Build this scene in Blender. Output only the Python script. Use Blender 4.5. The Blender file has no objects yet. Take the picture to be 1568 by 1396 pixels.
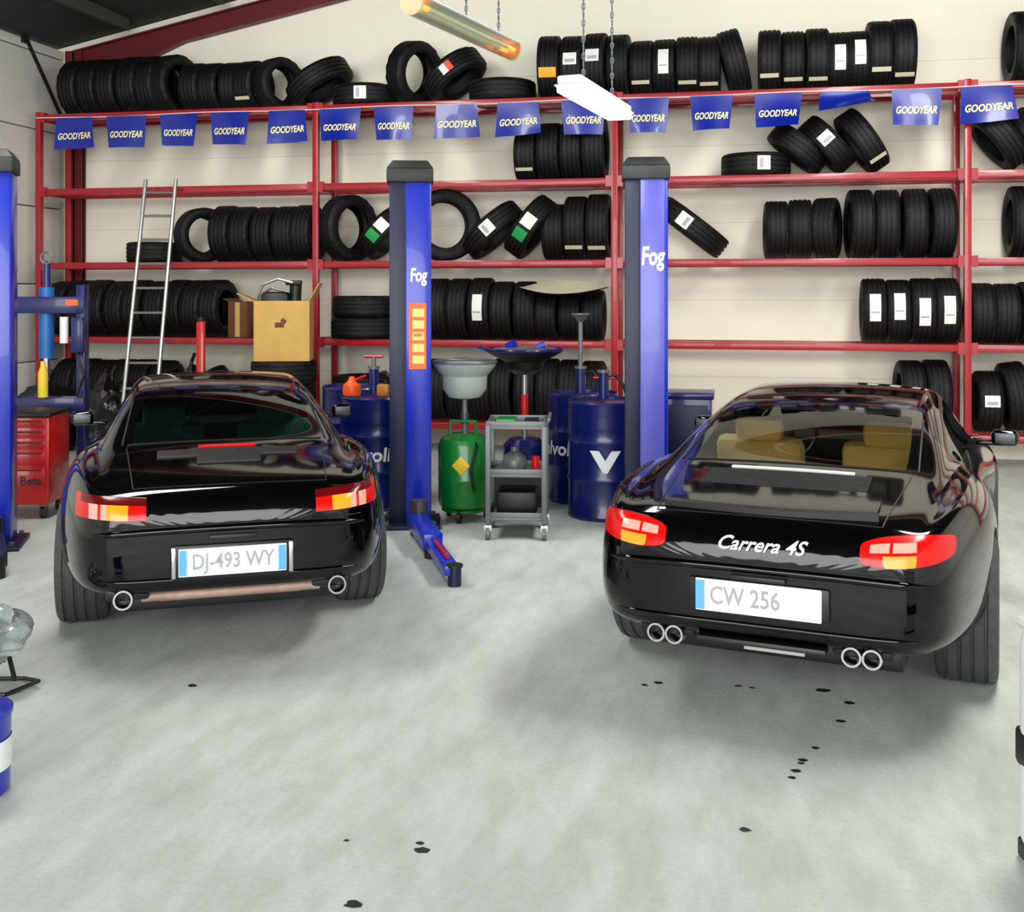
import bpy, bmesh, math, random
from mathutils import Vector, Matrix, Euler, noise
from mathutils.bvhtree import BVHTree
random.seed(4)
sc = bpy.context.scene
PI = math.pi
def lin(c):
    c = c/255.0
    return c/12.92 if c <= .04045 else ((c+.055)/1.055)**2.4
def rgb(c): return (lin(c[0]), lin(c[1]), lin(c[2]), 1)

MATS = {}
def mat(name, col=(128,128,128), rough=.5, metal=0, var=.12, scale=6, bump=0, bscale=None, coat=0, emit=None, es=0, spec=.5):
    if name in MATS: return MATS[name]
    m = bpy.data.materials.new(name); m.use_nodes = True
    nt = m.node_tree; n = nt.nodes; l = nt.links
    b = n['Principled BSDF']
    b.inputs['Roughness'].default_value = rough
    b.inputs['Metallic'].default_value = metal
    b.inputs['Coat Weight'].default_value = coat
    b.inputs['Coat Roughness'].default_value = .03
    b.inputs['Specular IOR Level'].default_value = spec
    tc = n.new('ShaderNodeTexCoord')
    nz = n.new('ShaderNodeTexNoise'); nz.inputs['Scale'].default_value = scale; nz.inputs['Detail'].default_value = 4
    l.new(tc.outputs['Object'], nz.inputs['Vector'])
    mx = n.new('ShaderNodeMix'); mx.data_type = 'RGBA'
    c = rgb(col)
    mx.inputs[6].default_value = tuple(max(0, x*(1-var)) for x in c[:3])+(1,)
    mx.inputs[7].default_value = tuple(min(1, x*(1+var)) for x in c[:3])+(1,)
    l.new(nz.outputs['Fac'], mx.inputs[0]); l.new(mx.outputs[2], b.inputs['Base Color'])
    if bump:
        n2 = n.new('ShaderNodeTexNoise'); n2.inputs['Scale'].default_value = bscale or scale*6
        l.new(tc.outputs['Object'], n2.inputs['Vector'])
        bp = n.new('ShaderNodeBump'); bp.inputs['Strength'].default_value = bump; bp.inputs['Distance'].default_value = .02
        l.new(n2.outputs['Fac'], bp.inputs['Height']); l.new(bp.outputs['Normal'], b.inputs['Normal'])
    if emit:
        b.inputs['Emission Color'].default_value = rgb(emit); b.inputs['Emission Strength'].default_value = es
    MATS[name] = m
    return m

def glassmat(name, tint=(200,210,205), ior=1.5):
    m = bpy.data.materials.new(name); m.use_nodes = True
    nt = m.node_tree; n = nt.nodes; l = nt.links; n.clear()
    o = n.new('ShaderNodeOutputMaterial'); mx = n.new('ShaderNodeMixShader'); tr = n.new('ShaderNodeBsdfTransparent')
    gl = n.new('ShaderNodeBsdfGlossy'); fr = n.new('ShaderNodeFresnel'); fr.inputs['IOR'].default_value = ior
    gl.inputs['Roughness'].default_value = .02; tr.inputs['Color'].default_value = rgb(tint)
    l.new(fr.outputs[0], mx.inputs[0]); l.new(tr.outputs[0], mx.inputs[1]); l.new(gl.outputs[0], mx.inputs[2]); l.new(mx.outputs[0], o.inputs[0])
    return m

class B:
    def __init__(s): s.v=[]; s.f=[]; s.mi=[]; s.mats=[]
    def m(s, mt):
        if mt not in s.mats: s.mats.append(mt)
        return s.mats.index(mt)
    def add(s, vs, fs, mt, M=None):
        o = len(s.v)
        s.v += [tuple(M @ Vector(v)) if M else tuple(v) for v in vs]
        i = s.m(mt)
        for f in fs: s.f.append(tuple(o+k for k in f)); s.mi.append(i)
    def bm(s, bm, mt, M=None):
        bm.verts.index_update()
        s.add([v.co.copy() for v in bm.verts], [[v.index for v in f.verts] for f in bm.faces], mt, M); bm.free()
    def box(s, c, d, mt, bev=0, rz=0, rot=None, M=None, seg=2, taper=None):
        bm = bmesh.new(); bmesh.ops.create_cube(bm, size=1)
        for v in bm.verts:
            k = taper if (taper and v.co.z > 0) else 1
            v.co = Vector((v.co.x*d[0]*k, v.co.y*d[1]*k, v.co.z*d[2]))
        if bev: bmesh.ops.bevel(bm, geom=bm.edges[:], offset=bev, segments=seg, profile=.5, affect='EDGES')
        R = rot.to_matrix().to_4x4() if rot else Matrix.Rotation(rz, 4, 'Z')
        T = Matrix.Translation(c) @ R
        s.bm(bm, mt, (M @ T) if M else T)
    def cyl(s, p, q, r, mt, r2=None, n=16, M=None, caps=True):
        p=Vector(p); q=Vector(q); r2 = r if r2 is None else r2
        z=(q-p).normalized(); a = z.orthogonal().normalized(); b = z.cross(a)
        vs=[]
        for c,rr in ((p,r),(q,r2)):
            for i in range(n):
                t=2*PI*i/n; vs.append(c+a*rr*math.cos(t)+b*rr*math.sin(t))
        fs=[(i,(i+1)%n,n+(i+1)%n,n+i) for i in range(n)]
        if caps: fs += [tuple(range(n))[::-1], tuple(range(n,2*n))]
        s.add(vs,fs,mt,M)
    def lathe(s, prof, mt, M=None, n=32):
        vs=[]; k=len(prof)
        for i in range(n):
            t=2*PI*i/n
            for r,z in prof: vs.append((r*math.cos(t), r*math.sin(t), z))
        fs=[]
        for i in range(n):
            j=(i+1)%n
            for a in range(k-1): fs.append((i*k+a, j*k+a, j*k+a+1, i*k+a+1))
        s.add(vs,fs,mt,M)
    def tube(s, pts, r, mt, n=8, M=None):
        for a,b in zip(pts[:-1],pts[1:]): s.cyl(a,b,r,mt,n=n,M=M)
    def sweep(s, pts, r, mt, n=12):  # continuous tube with tapered ends, ring frames kept consistent
        vs=[];fs=[];N=len(pts)
        for i,p in enumerate(pts):
            t=(pts[min(i+1,N-1)]-pts[max(i-1,0)]).normalized(); u=Vector((0,0,1)); a=t.cross(u).normalized(); b=a.cross(t)
            rr=r*min(1,.25+min(i,N-1-i)*.25)
            for k in range(n):
                g=2*PI*k/n; vs.append(p+a*rr*math.cos(g)+b*rr*math.sin(g))
        for i in range(N-1):
            for k in range(n): fs.append((i*n+k,i*n+(k+1)%n,(i+1)*n+(k+1)%n,(i+1)*n+k))
        s.add(vs,fs,mt)
    def torus(s, R, r, mt, M=None, n=32, k=8, arc=2*PI):
        vs=[];fs=[]; full = arc>6.28; cnt = n if full else n+1
        for i in range(cnt):
            t=arc*i/n
            for j in range(k):
                p=2*PI*j/k; vs.append(((R+r*math.cos(p))*math.cos(t),(R+r*math.cos(p))*math.sin(t),r*math.sin(p)))
        for i in range(n):
            i2=(i+1)%cnt
            for j in range(k): fs.append((i*k+j,i2*k+j,i2*k+(j+1)%k,i*k+(j+1)%k))
        s.add(vs,fs,mt,M)
    def text(s, t, size, mt, M, bold=.0, shear=0, ext=.001):
        vs,fs = textgeo(t,size,bold,shear,ext); s.add(vs,fs,mt,M)
    def mesh(s, name):
        me=bpy.data.meshes.new(name); me.from_pydata(s.v,[],s.f)
        for mt in s.mats: me.materials.append(mt)
        me.polygons.foreach_set('material_index', s.mi)
        bm=bmesh.new(); bm.from_mesh(me); bmesh.ops.recalc_face_normals(bm,faces=bm.faces[:]); bm.to_mesh(me); bm.free()
        me.polygons.foreach_set('use_smooth',[True]*len(me.polygons))
        me.set_sharp_from_angle(angle=math.radians(35)); me.update()
        return me
    def build(s, name, loc=(0,0,0), rz=0, parent=None):
        return link(name, s.mesh(name), loc, rz, parent)

def link(name, me, loc=(0,0,0), rz=0, parent=None):
    o=bpy.data.objects.new(name, me); sc.collection.objects.link(o)
    o.location=loc; o.rotation_euler=(0,0,rz)
    if parent: o.parent=parent
    return o
def empty(name, loc=(0,0,0), rz=0):
    o=link(name,None,loc,rz); o.empty_display_size=.2; return o
_tg={}
def textgeo(t,size,bold,shear,ext):
    k=(t,size,bold,shear,ext)
    if k in _tg: return _tg[k]
    c=bpy.data.curves.new('t','FONT'); c.body=t; c.size=size; c.offset=bold; c.shear=shear; c.extrude=ext; c.align_x='CENTER'; c.align_y='CENTER'
    c.resolution_u=3
    o=bpy.data.objects.new('t',c); sc.collection.objects.link(o)
    dg=bpy.context.evaluated_depsgraph_get(); me=bpy.data.meshes.new_from_object(o.evaluated_get(dg))
    r=([v.co.copy() for v in me.vertices],[tuple(p.vertices) for p in me.polygons])
    bpy.data.objects.remove(o); bpy.data.meshes.remove(me); bpy.data.curves.remove(c)
    _tg[k]=r; return r
def upright(loc, rz=0, sx=1):
    return Matrix.Translation(loc) @ Matrix.Rotation(rz,4,'Z') @ Matrix.Rotation(PI/2,4,'X') @ Matrix.Diagonal((sx,1,1,1))

# ---------------------------------------------------------------- materials
M_red   = mat('rack_red_paint',(160,20,34),.36,var=.2,coat=.3)
M_dred  = mat('steel_frame_red',(96,18,22),.5,var=.25)
M_rub   = mat('tyre_rubber',(9,9,11),.6,var=.35,scale=12,bump=.25,bscale=60,spec=.35)
M_rub2  = mat('car_tyre_rubber',(62,62,64),.6,var=.3,scale=14,bump=.25,bscale=60)
M_lab   = mat('tyre_label_white',(228,232,226),.5,var=.05)
M_labc  = mat('tyre_label_cream',(205,200,170),.5,var=.1)
M_labg  = mat('tyre_label_green',(20,150,75),.5)
M_laby  = mat('tyre_label_yellow',(235,170,30),.5)
M_labo  = mat('tyre_label_orange',(225,80,45),.5)
M_blue  = mat('lift_blue_paint',(8,36,168),.3,var=.15,scale=2,coat=.25)
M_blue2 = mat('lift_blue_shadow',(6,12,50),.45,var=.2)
M_purp  = mat('lift_purple_sheen',(84,84,178),.34,var=.25,scale=3,coat=.2)  # purple sheen on the right post's face, put into the paint colour
M_blk   = mat('black_plastic',(10,10,12),.45,var=.2)
M_cap   = mat('post_cap_dark',(30,34,32),.55)
M_paint = mat('black_car_paint',(2,2,3),.07,var=.0,coat=.3,spec=.3)
M_chrome= mat('chrome',(205,205,210),.12,metal=1,var=.02)
M_alu   = mat('aluminium',(168,170,168),.35,metal=.8)
M_silver= mat('silver_badge',(225,225,225),.3,var=.02)
M_galv  = mat('galvanised_grey',(108,112,114),.45,metal=.4)
M_white = mat('white_enamel',(232,234,234),.35,var=.03)
M_flag  = mat('pennant_blue',(12,34,146),.3,var=.15,scale=3,coat=.2)
M_flagt = mat('pennant_print',(245,236,170),.4,var=.03)
M_drum  = mat('drum_blue',(6,20,88),.32,var=.2,coat=.3)
M_green = mat('drainer_green',(12,115,40),.32,var=.15,coat=.3)
M_card  = mat('cardboard',(200,160,88),.8,var=.15,bump=.1)
M_brown = mat('brown_board',(105,60,36),.8)
M_redp  = mat('tool_red',(190,16,18),.32,coat=.3)
M_oil   = mat('oil_spot',(42,40,40),.3)
M_steel = mat('bare_steel',(84,86,88),.4,metal=.7)
M_beige = mat('beige_leather',(228,200,148),.55,var=.08,bump=.05)
M_dseat = mat('dark_leather',(110,132,130),.5)
M_lred  = mat('lamp_red',(196,12,10),.22,coat=.15,emit=(255,24,12),es=.16,var=.15,scale=30,spec=.3)
M_ldred = mat('lamp_dark_red',(96,5,7),.22,coat=.2,var=.1,spec=.3)
M_lora  = mat('lamp_amber',(255,120,10),.25,coat=.1,emit=(255,130,20),es=1.1,var=.15,scale=40)  # emission imitates flash light thrown back by the lamp reflectors
M_lwhi  = mat('lamp_clear',(214,160,146),.25,coat=.1,emit=(255,200,180),es=.10,var=.3,scale=40)
M_rust  = mat('rusty_steel',(165,138,124),.6,metal=.2,var=.5,scale=14)
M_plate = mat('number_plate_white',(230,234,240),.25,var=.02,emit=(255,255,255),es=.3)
M_platb = mat('number_plate_blue',(96,170,232),.3)
M_ptxt  = mat('number_plate_print',(160,162,170),.4)
M_glass = glassmat('car_glass',(230,238,222),1.3)
M_glassd= glassmat('car_glass_dark',(165,205,198),1.55)
M_clear = glassmat('clear_cover',(235,240,235))
M_orange= mat('orange_plastic',(236,84,20),.4)
M_yel   = mat('yellow_plastic',(235,200,40),.4)
M_stick = mat('warning_sticker_orange',(236,96,40),.45)
M_sticky= mat('warning_sticker_yellow',(240,205,110),.45)
M_bag   = mat('black_bin_bag',(14,14,16),.25,var=.2,bump=.4,bscale=24)

m=mat('concrete_floor',(200,206,201),.5,var=.10,scale=1.1,bump=.06,bscale=35); M_floor=m
nt=m.node_tree; b=nt.nodes['Principled BSDF']; src=b.inputs['Base Color'].links[0].from_socket
tc=[x for x in nt.nodes if x.type=='TEX_COORD'][0]
def mulnoise(src,scale,rotz,sc3,lo,hi,dark):
    n1=nt.nodes.new('ShaderNodeTexNoise'); n1.inputs['Scale'].default_value=scale; n1.inputs['Detail'].default_value=8; n1.inputs['Roughness'].default_value=.65
    mp=nt.nodes.new('ShaderNodeMapping'); mp.inputs['Scale'].default_value=sc3; mp.inputs['Rotation'].default_value=(0,0,rotz)
    nt.links.new(tc.outputs['Object'],mp.inputs[0]); nt.links.new(mp.outputs[0],n1.inputs['Vector'])
    cr=nt.nodes.new('ShaderNodeValToRGB'); cr.color_ramp.elements[0].position=lo; cr.color_ramp.elements[0].color=(dark,dark,dark*.99,1); cr.color_ramp.elements[1].position=hi; cr.color_ramp.elements[1].color=(1,1,1,1)
    nt.links.new(n1.outputs['Fac'],cr.inputs[0])
    mm=nt.nodes.new('ShaderNodeMix'); mm.data_type='RGBA'; mm.blend_type='MULTIPLY'; mm.inputs[0].default_value=1
    nt.links.new(src,mm.inputs[6]); nt.links.new(cr.outputs[0],mm.inputs[7]); return mm.outputs[2]
s1=mulnoise(src,7,.6,(1,.35,1),.35,.62,.82)
s2=mulnoise(s1,2.2,-.5,(1,.25,1),.30,.55,.84)
s3=mulnoise(s2,40,.2,(1,1,1),.28,.42,.86)
nt.links.new(s3,b.inputs['Base Color'])
M_wall=mat('cream_render_wall',(246,242,224),.85,var=.06,scale=1.2,bump=.1,bscale=18)
M_wallw=mat('white_sandwich_panel',(244,245,240),.6,var=.04)
M_roof=mat('dark_roof_sheet',(40,46,41),.8,var=.2)

# ---------------------------------------------------------------- room shell
def slab(name,c,d,mt):
    b=B(); b.box(c,d,mt); return b.build(name)
slab('floor',(-1,3.2,-.05),(14.2,18.2,.1),M_floor)
b=B(); WB=12.12
b.add([(-8.1,WB,0),(6.1,WB,0),(6.1,WB,4.65),(-1,WB,6.1),(-8.1,WB,4.65),(-8.1,WB+.15,0),(6.1,WB+.15,0),(6.1,WB+.15,4.65),(-1,WB+.15,6.1),(-8.1,WB+.15,4.65)],
      [(0,1,2,3,4),(9,8,7,6,5),(0,5,6,1),(1,6,7,2),(2,7,8,3),(3,8,9,4),(4,9,5,0)],M_wall)
for z in (.8,1.62,2.45,3.28,4.1): b.box((-1,WB-.001,z),(14,.004,.006),mat('wall_joint',(222,216,192),.9))
b.build('wall_back')
for nm,wx,ox in (('wall_left',-8.07,-8.11),('wall_right',6.07,6.11)):
    b=B(); z=0
    while z<4.6:
        h=min(.9,4.62-z); b.box((wx,3.2,z+h/2),(.14,17.8,h-.012),M_wallw,bev=.01); z+=.9
    b.box((ox,3.2,2.3),(.06,17.8,4.6),M_galv)
    b.build(nm)
b=B()
for sx in (-1,1):
    x0=-1; x1=-1+sx*7.15; z0=6.1; z1=4.65
    for i in range(36):
        ya=-5.8+i*.5
        b.add([(x0,ya,z0),(x1,ya,z1),(x1,ya+.5,z1),(x0,ya+.5,z0),(x0,ya,z0+.1),(x1,ya,z1+.1),(x1,ya+.5,z1+.1),(x0,ya+.5,z0+.1)],
          [(0,1,2,3),(7,6,5,4),(0,4,5,1),(1,5,6,2),(2,6,7,3),(3,7,4,0)],M_roof)
    for k in range(1,6):
        f=k/6; b.box((x0+(x1-x0)*f,3,z0+(z1-z0)*f-.08),(.06,17.5,.14),mat('purlin',(60,62,56),.6))
b.build('ceiling')

b=B()
for px,sx in ((-7.82,1),(5.82,-1)):
    b.box((px,12.09,2.3),(.22,.02,4.6),M_dred); b.box((px,12.02,2.3),(.22,.02,4.6),M_dred); b.box((px,12.05,2.3),(.02,.08,4.6),M_dred)
    n=8
    for i in range(n):
        def pt(t):
            x=px+sx*t*6.8; zt=4.60+.2*(t*6.8); dep=.22+.45*max(0,1-t*5)**1.5
            return x,zt,dep
        xa,za,da=pt((i/n)**1.6); xb,zb,db=pt(((i+1)/n)**1.6)
        b.add([(xa,12.04,za),(xb,12.04,zb),(xb,12.04,zb-db),(xa,12.04,za-da),(xa,12.06,za),(xb,12.06,zb),(xb,12.06,zb-db),(xa,12.06,za-da)],[(0,1,2,3),(7,6,5,4)],M_dred)
        for zz0,zz1 in ((za,zb),(za-da,zb-db)):
            b.add([(xa,11.99,zz0),(xb,11.99,zz1),(xb,12.10,zz1),(xa,12.10,zz0),(xa,11.99,zz0-.02),(xb,11.99,zz1-.02),(xb,12.10,zz1-.02),(xa,12.10,zz0-.02)],
              [(0,1,2,3),(7,6,5,4),(0,4,5,1),(2,6,7,3),(1,5,6,2),(3,7,4,0)],M_dred)
b.build('portal_frame')
b=B(); b.cyl((-7.98,11.35,4.60),(-7.98,11.98,3.85),.022,M_blk); b.box((-7.98,11.32,4.6),(.04,.1,.1),M_blk); b.build('wall_brace_rod')
b=B()
b.tube([(-5.30,6.9,5.3),(-5.31,6.9,4.2),(-5.32,6.88,3.4),(-5.1,6.8,2.72)],.012,M_galv); b.build('hanging_cable')

# ---------------------------------------------------------------- rack
YF,YB=11.37,11.94
LV=[.33,1.20,2.04,2.88,3.73]
PX=[-7.83,-4.48,-1.24,2.17,5.45]
b=B()
for x in PX:
    for y in (YF,YB):
        b.box((x,y,1.88),(.065,.065,3.76),M_red,bev=.006)
        b.box((x,y,.01),(.14,.14,.02),M_red)
    for z in LV: b.box((x,(YF+YB)/2,z-.04),(.04,.6,.05),M_red)
for z in LV:
    for i in range(4):
        xa,xb=PX[i],PX[i+1]
        for y in (YF,YB): b.box(((xa+xb)/2,y,z-.035),(xb-xa-.06,.05,.07),M_red,bev=.006)
        for y in (YF+.17,YB-.17): b.box(((xa+xb)/2,y,z-.03),(xb-xa-.06,.035,.035),M_red)
        for x in (xa+.06,xb-.06): b.box((x,YF-.005,z-.035),(.06,.06,.11),M_red)
b.build('tyre_storage_rack')

# ---------------------------------------------------------------- tyres
def tyre_geo(bb,R,W,labels=(),n=72,Mx=None,rub=None,gw=.007):
    h=W/2; k=R
    prof=[(-h*.78,k*.64),(-h*.95,k*.72),(-h,k*.82),(-h*.97,k*.92),(-h*.88,k*.975)]
    tread=[]
    g=[-.62,-.2,.2,.62]
    tread.append((-h*.8,k*.99))
    for q in g: tread+=[(h*q-gw,k),(h*q-gw*.6,k-.010),(h*q+gw*.6,k-.010),(h*q+gw,k)]
    tread.append((h*.8,k*.99))
    prof+=tread+[(h*.88,k*.975),(h*.97,k*.92),(h,k*.82),(h*.95,k*.72),(h*.78,k*.64),(h*.74,k*.7),(h*.8,k*.85),(h*.6,k*.93),(-h*.6,k*.93),(-h*.8,k*.85),(-h*.74,k*.7)]
    sh=[4,5,5+17,5+18]
    vs=[];fs=[];K=len(prof)
    for j in range(n):
        t=2*PI*j/n
        for i,(a,r) in enumerate(prof):
            if i in sh and (j//2)%2: r-=.008
            vs.append((a,-r*math.cos(t),r*math.sin(t)))
    for j in range(n):
        j2=(j+1)%n
        for i in range(K):
            i2=(i+1)%K; fs.append((j*K+i,j2*K+i,j2*K+i2,j*K+i2))
    bb.add(vs,fs,rub or M_rub,Mx)
    for (a0,a1,t0,t1,mt) in labels:
        vs=[];fs=[]
        for i in range(6):
            t=t0+(t1-t0)*i/5
            for a in (a0,a1):
                vs.append((a,-(R+.004)*math.cos(t),(R+.004)*math.sin(t)))
        for i in range(5): fs.append((2*i,2*i+1,2*i+3,2*i+2))
        bb.add(vs,fs,mt,Mx)
LABS=[(),
 [(-.07,.07,-.05,.32,M_lab),(-.05,.05,.02,.12,M_ptxt)],
 [(-.09,.09,-.72,-.58,M_labc)],
 [(-.05,.055,-.35,.5,M_lab),(-.04,.04,-.1,-.05,M_ptxt)],
 [(-.07,.07,-.45,-.1,M_labg),(-.07,.07,.0,.4,M_lab)],
 [(-.03,.05,-.2,.3,M_lab),(-.09,.09,-.72,-.58,M_labc)],
 [(-.09,.09,-.4,-.1,M_laby)],
 [(-.05,.06,.1,.28,M_labo),(-.05,.06,-.1,.1,M_lab)]]
TM=[]
for i,L in enumerate(LABS):
    bb=B(); tyre_geo(bb,.32,.232,L); TM.append(bb.mesh('tyre_mesh'))
def tyre(par,x,z,R=.32,lean=0,yaw=0,v=0,y=None,spin=None):
    th=math.radians(lean); zc=z+R*abs(math.cos(th))+.116*abs(math.sin(th))
    if y is None: y=YF+.30+random.uniform(-.02,.02)
    o=link('tyre',TM[v],(0,0,0),0,par)
    s=R/.32
    o.matrix_local=Matrix.Translation((x,y,zc)) @ Matrix.Rotation(math.radians(yaw),4,'Z') @ Matrix.Rotation(th,4,'Y') @ Matrix.Rotation(spin if spin is not None else random.uniform(-.12,.12),4,'X') @ Matrix.Diagonal((1,s,s,1))
    return o
def row(z,items):
    p=empty('tyre_row',(0,0,0))
    for it in items:
        x=it[0]; kw=dict(zip(('R','lean','yaw','v','y'),it[1:])); tyre(p,x,z,**kw)
    return p
def std(xs,R=.32,v=0,lean=0): return [(x,R*random.uniform(.985,1.015),lean,random.uniform(-3,3),v) for x in xs]
row(LV[4], std([-7.50,-7.26,-7.02,-6.78,-6.54],.335)+[(-6.30,.34,0,-14,0)]+std([-6.02,-5.79,-5.56],.285)+[(-5.34,.285,0,-8,2),(-5.04,.30,0,-30,0)]
   +[(-4.56,.38,58,0,0),(-4.02,.36,90,0,1),(-3.46,.35,8,-28,0),(-3.0,.36,52,-8,7),(-2.48,.36,90,0,0)]
   +[(-1.95,.345,0,3,6),(-1.70,.34,0,0,1),(-1.45,.35,0,-3,1),(-1.22,.34,0,0,0)])
row(LV[4], std([-.97],.3,2)+std([-.74],.3,3)+std([-.51,-.29],.31,2)+[(-.04,.33,-14,0,0)]
   +std([.32,.55,.78],.32,2)+[(.99,.30,0,0,3),(1.18,.3,0,0,3),(1.38,.345,0,0,2),(1.60,.35,0,0,2)])
row(LV[4],[(2.72,.36,0,0,0),(2.95,.36,0,0,0)])
row(LV[3],[(-2.20,.28,0,0,2),(-1.95,.31,0,0,0),(-1.71,.32,0,0,0),(-1.47,.33,0,0,0)])
row(LV[3],[(.18,.35,90,0,1),(.60,.32,-52,0,0),(.88,.32,-42,0,1),(1.22,.34,-34,0,2)])
row(LV[3],[(2.5,.34,-38,0,0),(2.8,.31,-30,0,0)])
row(LV[2],[(-6.55,.31,90,0,0),(-5.96,.31,0,-40,0)]+std([-5.64,-5.40,-5.16,-4.92,-4.69],.315))
row(LV[2],[(-4.22,.37,0,-28,0),(-3.80,.32,42,0,4),(-3.12,.39,0,-62,0),(-2.58,.37,48,0,1),(-2.16,.36,36,0,4),(-1.90,.30,0,0,0),(-1.67,.34,0,0,2),(-1.43,.35,0,0,2)])
row(LV[2],[(-.46,.40,-52,0,1)]+std([.38,.62],.30)+[(.88,.31,0,-14,0)]+std([1.20,1.46,1.72,1.97],.345))
row(LV[2],std([2.72,2.95],.35))
row(LV[1],std([-7.66,-7.42,-7.18,-6.94,-6.70,-6.46,-6.22,-5.98,-5.76],.32))
row(LV[1],[(-4.02,.38,90,0,0),(-3.4,.32,0,0,0)]+std([-3.17,-2.93],.33)+[(-2.69,.33,0,0,3)]+std([-2.45,-2.21],.31)+std([-1.97,-1.73,-1.49],.265))
p=empty('tyre_row'); tyre(p,-4.02,LV[1]+.232,R=.37,lean=90)
row(LV[1],std([1.33,1.56,1.79,2.01],.32,3))
row(LV[1],std([2.34,2.57,2.8],.30,0))
row(LV[0],std([-7.6,-7.37,-7.14,-6.9,-6.67,-6.4],.3)+[(-5.9,.3,50,0,0),(-5.3,.32,90,0,0)])
row(LV[0],[(-4.02,.36,90,0,0),(-3.4,.3,0,0,0)]+std([-3.17,-2.93,-2.69,-2.45,-2.21,-1.97,-1.73,-1.49],.33,0))
p=empty('tyre_row'); tyre(p,-4.02,LV[0]+.232,R=.36,lean=90)
row(LV[0],std([1.68,1.92],.35))
row(LV[0],[(2.40,.3,0,0,1),(2.66,.34,-8,0,0),(2.9,.34,0,0,0)])

# pennant string
b=B()
flags=[(-7.56,-7.12,0),(-6.94,-6.45,0),(-6.28,-5.83,0),(-5.68,-5.22,0),(-4.99,-4.58,0),(-4.41,-3.94,1),(-3.80,-3.36,0),(-3.11,-2.67,0),(-2.45,-2.02,2),(-1.78,-1.32,0),(-1.10,-.68,0),(-.47,-.05,1),(.16,.62,3),(.79,1.25,4),(1.46,1.93,0),(2.10,2.56,2)]
for (x0,x1,k) in flags:
    w=x1-x0; h=.35; nx,nz=8,8; vs=[];fs=[]
    rx=random.uniform(-1,1); fold={0:0,1:.06,2:.05,3:.12,4:.2}[k]
    def fp(u,v):
        x=x0+w*u+.03*(v if rx>0 else -v)*(u-.5)*2; z=3.672-h*v*(1-(.45 if k==4 else 0)); y=11.29-.02*math.sin(u*5+rx*3)*v- fold*(v**2)*(.5+u*.5)
        z+= (.25*fold)*v*v*u + rx*.025*(u-.5)*v
        return (x+rx*.015*v,y,z)
    for j in range(nz+1):
        for i in range(nx+1): vs.append(fp(i/nx,j/nz))
    for j in range(nz):
        for i in range(nx): a=j*(nx+1)+i; fs.append((a,a+1,a+nx+2,a+nx+1))
    b.add(vs,fs,M_flag)
    if k!=4:
        tv,tf=textgeo('GOODYEAR',.094,.0026,.2,.0)
        mxx=max(v.x for v in tv); out=[]
        for v in tv:
            p_=fp(.5+(v.x/mxx)*.44,.60-(v.y*1.05/h)); out.append((p_[0],p_[1]-.008,p_[2]))
        b.add(out,tf,M_flagt)
pts=[(x,11.30,3.678+.008*math.sin(x*3)) for x in [PX[0]+i*.35 for i in range(32)]]
b.tube(pts,.005,M_white,n=5)
b.build('advertising_pennant_string')

b=B()
top=Vector((-6.26,11.27,2.95)); bot=Vector((-6.10,10.45,0.02)); wv=Vector((.165,.03,0))
for s in (-1,1):
    b.cyl(bot+wv*s*1.05,top+wv*s,.022,M_alu,n=8)
    b.box(bot+wv*s*1.05,(.05,.06,.05),M_blk)
for i in range(11):
    t=.05+i*.09; c=bot.lerp(top,t); b.cyl(c-wv,c+wv,.014,M_alu,n=8)
b.build('aluminium_ladder')

# ---------------------------------------------------------------- cars
# station: y, half width, bottom z, widest z, fender crest x/z, valley x/z, roof-edge x/z, centre z
ST=[(0.00,.50,.41,.53,.46,.665,.42,.675,.34,.685,.69),
(.03,.60,.36,.53,.56,.73,.50,.745,.41,.755,.76),
(.10,.69,.33,.53,.645,.785,.58,.795,.47,.805,.81),
(.22,.75,.32,.53,.70,.83,.63,.82,.52,.83,.835),
(.45,.805,.30,.54,.75,.87,.665,.85,.57,.862,.87),
(.65,.84,.28,.55,.775,.885,.67,.865,.58,.885,.898),
(.85,.865,.27,.56,.785,.887,.67,.88,.60,.915,.928),
(1.08,.875,.25,.56,.785,.885,.675,.89,.60,.97,.99),
(1.32,.875,.22,.56,.78,.87,.68,.885,.59,1.03,1.052),
(1.54,.865,.20,.54,.77,.85,.695,.87,.57,1.075,1.103),
(1.85,.85,.19,.51,.76,.835,.70,.855,.55,1.135,1.165),
(2.4,.84,.19,.48,.75,.81,.70,.835,.53,1.16,1.195),
(2.72,.84,.19,.48,.75,.80,.70,.825,.535,1.135,1.168),
(3.0,.845,.19,.50,.75,.80,.70,.815,.58,1.0,1.03),
(3.3,.86,.20,.52,.75,.80,.68,.80,.60,.86,.88),
(3.6,.865,.22,.52,.74,.79,.60,.76,.48,.775,.785),
(3.95,.83,.22,.50,.69,.72,.55,.69,.42,.70,.705),
(4.2,.75,.22,.45,.61,.62,.50,.61,.38,.615,.62),
(4.38,.62,.24,.40,.50,.53,.42,.53,.32,.535,.54),
(4.43,.48,.28,.38,.40,.47,.34,.47,.26,.475,.48)]
AX=1.0; FA=3.35
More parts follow.
